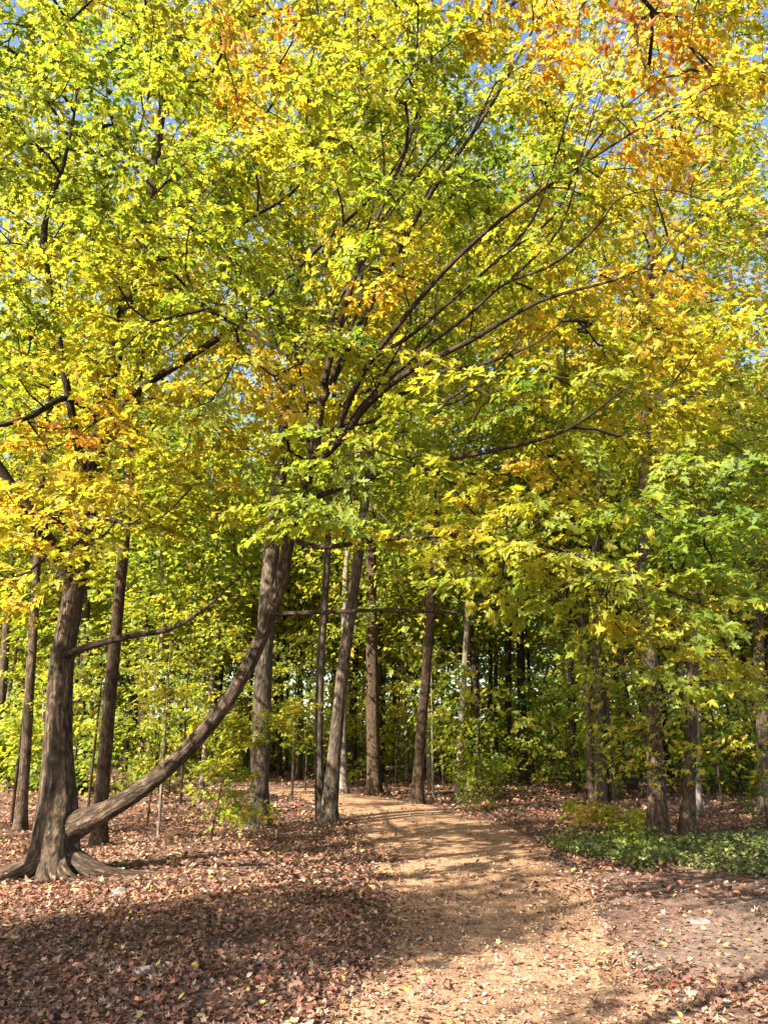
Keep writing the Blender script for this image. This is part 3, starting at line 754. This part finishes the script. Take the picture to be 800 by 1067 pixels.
for (k, where), ss in gaps.items():
    for x, d, px in ss:
        if not used[k]: o = protos[k]; used[k] = True
        else:
            o = protos[k].copy(); C.objects.link(o)
            for c in protos[k].children:
                e = c.copy(); C.objects.link(e); e.parent = o
        s = rf.uniform(.85, 1.2)
        o.location = (x, d, float(height(x, d))); o.rotation_euler = (0, 0, rf.uniform(0, 6.28)); o.scale = (s, s, s)
        tag(o, KN[k] + ' ' + where, 'tree', KN[k] + 's ' + where)

# low leafy growth deeper in: two kinds, copied
def proto_low(rng, ht, spread, hue, n_att):
    root = new_obj('woodland_shrub', None); tm = Mesh(); sk = Skeleton()
    pts = np.array([[0, 0, -.05, .02], [.05, 0, ht * .4, .016], [rng.normal(0, .15), .05, ht, .006]])
    q = resample(pts, .2); tube(tm, q[:, :3], q[:, 3], 5); sk.main(pts, 0, start=.1, step=.2)
    T = []
    while len(T) < n_att:
        a = rng.uniform(-1, 1, 3)
        if (a ** 2).sum() < 1: T.append([a[0] * spread, a[1] * spread, ht * (.55 + .5 * a[2])])
    tips, dirs = sk.grow(np.array(T), rng, rtip=.004, step=.4, maxr=.014)
    for p_, ra, _ in sk.tubes: tube(tm, p_, ra, 3)
    tm.build('stem', M_bark3, root, None, True)
    cm = Mesh(); sprays(cm, tips, dirs, rng.normal(hue, .06, len(tips)), rng, 18, .42, .17, BLADE, thick=.08)
    cm.build('foliage', M_leaf, root)
    return root
lows = [proto_low(rf, 2.2, 1.5, .40, 34), proto_low(rf, 3.4, 1.7, .44, 44)]
LN = ['low green shrub deep in the woods', 'taller yellow green shrub deep in the woods']
done = [False, False]; n_low = 0
while n_low < 84:
    d = 24 + 32 * rf.random() ** 1.3; px = rf.uniform(-60, 860); x = (px - 400) / F * d * 1.02
    if in_strip(PV, np.array([x]), np.array([d]))[0] > -1.6: continue
    if 385 < px < 610 and rf.random() < .3: continue
    k = int(rf.integers(2)); n_low += 1
    where = ([m for m in marks if m[0] <= px] or marks[:1])[-1][1]
    if not done[k]: o = lows[k]; done[k] = True
    else:
        o = lows[k].copy(); C.objects.link(o)
        for c in lows[k].children:
            e = c.copy(); C.objects.link(e); e.parent = o
    sc_ = rf.uniform(.75, 1.25)
    o.location = (x, d, float(height(x, d))); o.rotation_euler = (0, 0, rf.uniform(0, 6.28)); o.scale = (sc_,) * 3
    tag(o, LN[k] + ' ' + where.replace('the ', ''), 'shrub', LN[k] + ' ' + where)

# far-off wood that reads as one mass
fw = Mesh()
n_c = 3000
ang = rf.uniform(-.75, .75, n_c); dist = rf.uniform(56, 95, n_c)
cx, cy = dist * np.sin(ang), dist * np.cos(ang)
cz = height(cx, cy) + 22 * rf.random(n_c) ** 1.8
tips = np.stack([cx, cy, cz], 1)
sprays(fw, tips, unit(rf.normal(0, 1, (n_c, 3))), rf.normal(.43, .07, n_c), rf, 60, 1.7, .42, BLADE, thick=.6)
tag(fw.build('distant_woods', M_leaf), 'far green wall of leaves closing off the forest behind all trunks', 'woods', kind='stuff')

# ------------------------------------------------------------------ understorey saplings and shrubs
def sapling(name, label, cat, base_px, lean, ht, spread, rng, n_att, n_leaf, size, hue, bark, r=.02, low=.3, tmpl=LOBED, group=None, rad_=.22, atts=None):
    b = G(*base_px); root = new_obj(name, None); root.location = b
    tag(root, label, cat, group)
    pts = np.array([[b[0], b[1], b[2] - .04, r], [b[0] + lean * .3, b[1], b[2] + ht * .4, r * .8], [b[0] + lean, b[1], b[2] + ht, r * .3]])
    tm = Mesh(); q = resample(pts, .12); tube(tm, q[:, :3], q[:, 3], 8, .05, rng.uniform(0, 9))
    sk = Skeleton(); sk.main(pts, 0, start=.15, step=.12)
    T = []
    if atts is not None: T = [P(a, c, b[1] + rng.normal(0, .25)) for a, c in atts]
    while len(T) < n_att:
        a = rng.uniform(-1, 1, 3)
        if (a ** 2).sum() > 1: continue
        T.append([b[0] + lean * .6 + a[0] * spread, b[1] + a[1] * spread, b[2] + ht * (low + (1.02 - low) * (a[2] + 1) / 2)])
    tips, dirs = sk.grow(np.array(T), rng, rtip=.0022, step=.15, maxr=r * .6)
    for p_, ra, _ in sk.tubes: tube(tm, p_, ra, 4)
    tm.build('stem', bark, root, b, True)
    cm = Mesh(); sprays(cm, tips, dirs, rng.normal(hue, .05, len(tips)), rng, n_leaf, rad_, size, tmpl, thick=.04, droop=.2)
    cm.build('foliage', M_leaf, root, b)
    return root
rs = np.random.default_rng(8)
att = [(rs.uniform(190, 322), rs.uniform(728, 795)) for _ in range(26)] + [(rs.uniform(195, 285), rs.uniform(790, 845)) for _ in range(14)] + [(rs.uniform(235, 275), rs.uniform(835, 858)) for _ in range(5)]
sapling('sapling', 'bright yellow green sapling spreading flat sprays at the foot of the grey barked tree', 'sapling', (219, 877), .35, 1.75, .9, rs, 45, 42, .088, .49, M_bark2, .022, atts=att)
sapling('sapling', 'bare pale stemmed sapling standing in leaves behind the curving limb', 'sapling', (165, 872), -.05, 3.4, .7, rs, 26, 12, .09, .46, M_bark4, .03, low=.55)
sapling('sapling', 'thin dark stemmed sapling just left of the two stemmed tree', 'sapling', (304, 836), .03, 4.6, 1.2, rs, 40, 14, .11, .45, M_bark3, .035, low=.3)
sapling('sapling', 'thin white stemmed sapling beside the brown tree leaning right', 'sapling', (451, 829), .02, 5.0, 1.2, rs, 40, 14, .12, .42, M_bark4, .045, low=.35)
sapling('sapling', 'short forked sapling stem left of the pale stemmed one', 'sapling', (153, 862), .1, 1.9, .7, rs, 16, 12, .09, .46, M_bark2, .022, low=.5)
att = [(rs.uniform(470, 530), rs.uniform(790, 812)) for _ in range(22)]
sapling('sapling', 'low wide green sprig in shade under the slender pale tree', 'sapling', (500, 836), -.1, .9, .8, rs, 22, 22, .11, .42, M_bark3, .02, atts=att)
att = [(rs.uniform(480, 520), rs.uniform(828, 842)) for _ in range(12)]
sapling('sapling', 'small green seedling clump on the leafy verge right of the path', 'sapling', (498, 845), 0, .35, .5, rs, 12, 12, .08, .44, M_bark3, .01, atts=att)
att = [(rs.uniform(592, 640), rs.uniform(836, 856)) for _ in range(20)] + [(rs.uniform(640, 682), rs.uniform(842, 862)) for _ in range(16)]
sapling('shrub', 'low bright yellow shrub at the back edge of the green groundcover', 'shrub', (632, 868), .05, .75, .9, rs, 36, 28, .075, .56, M_bark2, .018, atts=att)
att = [(rs.uniform(640, 690), rs.uniform(858, 886)) for _ in range(22)]
sapling('shrub', 'small green leafy shrub against the base of the tall orange tinged tree', 'shrub', (660, 888), 0, .5, .6, rs, 22, 13, .06, .36, M_bark2, .014, atts=att)
att = [(rs.uniform(770, 840), rs.uniform(800, 850)) for _ in range(24)]
sapling('shrub', 'dull green shrub at the picture edge behind the groundcover', 'shrub', (800, 866), 0, 1.0, .9, rs, 24, 13, .08, .34, M_bark2, .018, atts=att)
# leafy understorey saplings deeper in, one built and copied per kind
und = [('left of the great maple', 12, 858, 5.0), ('between the great maple and the leaning brown tree', 92, 842, 5.4), ('right of the thick dark tree', 188, 838, 5.6), ('left of the grey barked tree', 238, 832, 5.2), ('behind the two stemmed tree', 318, 824, 5.4),
       ('right of the straight brown tree', 412, 822, 5.0), ('between the leaning brown and the slender pale tree', 462, 820, 5.2), ('left of the dark pair', 512, 819, 5.0), ('right of the dark pair', 572, 820, 4.6), ('left of the three stemmed tree', 596, 824, 4.6),
       ('between the three stemmed tree and the tall orange tinged one', 655, 830, 4.4), ('right of the slim trees in the groundcover', 752, 838, 4.8)]
for wh, px, py, hh in und:
    sapling('understorey_sapling', 'tall leafy understorey sapling ' + wh, 'sapling', (px, py), rs.normal(0, .3), hh, 1.9, rs, 46, 16, .13, rs.normal(.43, .03) if px < 480 else rs.normal(.36, .03), M_bark3, .035, low=.28, rad_=.36, group='understorey saplings')

# ------------------------------------------------------------------ groundcover
def poly_in(poly, x, y):
    ins = np.zeros(len(x), bool); j = len(poly) - 1
    for i in range(len(poly)):
        xi, yi = poly[i]; xj, yj = poly[j]
        c = ((yi > y) != (yj > y)) & (x < (xj - xi) * (y - yi) / (yj - yi + 1e-12) + xi)
        ins ^= c; j = i
    return ins
gp = np.array([G(a, b)[:2] for a, b in [(572, 884), (600, 872), (660, 874), (730, 876), (800, 874), (920, 872), (1020, 880), (1000, 914), (800, 918), (720, 908), (650, 899), (595, 893)]])
rg = np.random.default_rng(3)
n = 60000
x = rg.uniform(gp[:, 0].min(), gp[:, 0].max(), n); y = rg.uniform(gp[:, 1].min(), gp[:, 1].max(), n)
wx = np.array([mnoise.noise(Vector((a * 1.7, b * 1.7, 0))) for a, b in zip(x, y)])
k = poly_in(gp, x + wx * .8, y + wx * .6) & (wx > -.28) & (rg.random(n) < .62 * np.clip(.55 + 1.3 * wx, .12, 1))
x, y, wx = x[k], y[k], wx[k]; n = len(x)
z = height(x, y) + (0.03 + .17 * np.clip(.55 + wx, 0, 1)) * rg.random(n) ** .7
gc = Mesh()
col = np.array([(0.090, 0.115, 0.030), (0.150, 0.180, 0.045), (0.22, 0.245, 0.065), (0.32, 0.32, 0.10)])[rg.choice(4, n, p=[.3, .35, .25, .1])]
add_leaves(gc, np.stack([x, y, z], 1), np.array([0, -.15, 1.0]) + rg.normal(0, .5, (n, 3)), rg.normal(0, 1, (n, 3)) * [1, 1, .3], rg.uniform(.04, .085, n), col * np.clip(rg.normal(1, .2, n), .5, 1.5)[:, None], OVAL, rg)
tag(gc.build('groundcover', M_cover), 'low dark green leafy groundcover spreading right of the path', 'groundcover', kind='stuff')

# ------------------------------------------------------------------ stones and fallen wood
def stone(label, px, py, w, h, rng):
    b = G(px, py); m = Mesh()
    nu, nv = 22, 10; V = []
    for i in range(nv + 1):
        for j in range(nu):
            th = math.pi * .5 * i / nv; ph = 2 * math.pi * j / nu
            v = Vector((math.cos(ph) * math.sin(th), math.sin(ph) * math.sin(th) * .7, math.cos(th)))
            k_ = 1 + .22 * mnoise.noise(v * 1.8 + Vector((px, py, 0)))
            V.append([v.x * w * k_, v.y * w * k_, (v.z ** .7 if v.z > 0 else 0) * h * k_ - .03])
    idx = np.arange((nv + 1) * nu).reshape(nv + 1, nu); nx = np.roll(idx, -1, 1)
    m.add(np.array(V), np.stack([idx[:-1], idx[1:], nx[1:], nx[:-1]], -1).reshape(-1, 4))
    o = m.build('stone', M_stone, smooth_shade=True); o.location = b
    return tag(o, label, 'stone')
stone('pale flat stone half buried in dark leaves left of the path', 157, 1013, .15, .07, rs)
stone('pale flat stone on the grey dirt right of the path', 728, 961, .16, .06, rs)
stone('small pale stone beside the maple roots', 124, 934, .09, .12, rs)
def stick(label, p0, p1, r, rng):
    a, b = G(*p0), G(*p1); m = Mesh(); n_ = 14
    f = np.linspace(0, 1, n_)[:, None]; q = a * (1 - f) + b * f
    q[:, 2] = height(q[:, 0], q[:, 1]) + r * .7 + .02 * np.sin(f[:, 0] * 7)
    q[:, :2] += .05 * np.sin(f * 9)
    tube(m, q, r * (1 - .6 * f[:, 0]), 8, .1, px_seed(p0))
    o = m.build('fallen_branch', M_bark4, None, a, True); o.location = a
    tag(o, label, 'branch')
def px_seed(p): return float(p[0] % 17)
stick('pale fallen branch on the leaves behind the brown tree leaning right', (445, 829), (520, 824), .045, rs)
stick('fallen branch on the shaded floor left of the grey barked tree', (170, 838), (225, 833), .04, rs)
stick('thin fallen stick on the leaves beside the maple roots', (118, 922), (172, 914), .018, rs)

# ------------------------------------------------------------------ light, sky, camera
sun_dir = unit(np.array([-0.76, -0.65, 0.0])) * math.cos(rad(35)) + np.array([0, 0, math.sin(rad(35))])
W = bpy.data.worlds.new('World'); bpy.context.scene.world = W; W.use_nodes = True
nt = W.node_tree; nt.nodes.clear()
sky = nd(nt, 'ShaderNodeTexSky', sky_type='NISHITA'); sky.sun_disc = False
sky.sun_elevation = rad(35); sky.sun_rotation = math.atan2(sun_dir[0], sun_dir[1])
bg = nd(nt, 'ShaderNodeBackground'); bg.inputs['Strength'].default_value = 0.085
wo = nd(nt, 'ShaderNodeOutputWorld')
sky.dust_density = 1.4; nt.links.new(sky.outputs[0], bg.inputs['Color']); nt.links.new(bg.outputs[0], wo.inputs['Surface'])
sl = bpy.data.lights.new('sun', 'SUN'); sl.energy = 5.0; sl.angle = rad(0.53); sl.color = (1.0, 0.94, 0.84)
so = new_obj('sun', sl); so.rotation_euler = Vector(sun_dir).to_track_quat('Z', 'Y').to_euler(); so.location = (-20, -6, 20)
cd = bpy.data.cameras.new('camera'); cd.sensor_fit = 'VERTICAL'; cd.sensor_height = 24; cd.lens = 24 * F / 1067; cd.clip_end = 2000; cd.clip_start = 0.05
co = new_obj('camera', cd); co.location = CAM; co.rotation_euler = (math.pi / 2 + TILT, 0, 0)
S = bpy.context.scene; S.camera = co
S.view_settings.view_transform = 'Standard'; S.view_settings.look = 'None'; S.view_settings.gamma = 1; S.view_settings.exposure = 2.12
S.render.engine = 'CYCLES'
S.cycles.max_bounces = 8; S.cycles.diffuse_bounces = 5; S.cycles.transmission_bounces = 4
S.cycles.sample_clamp_indirect = 8
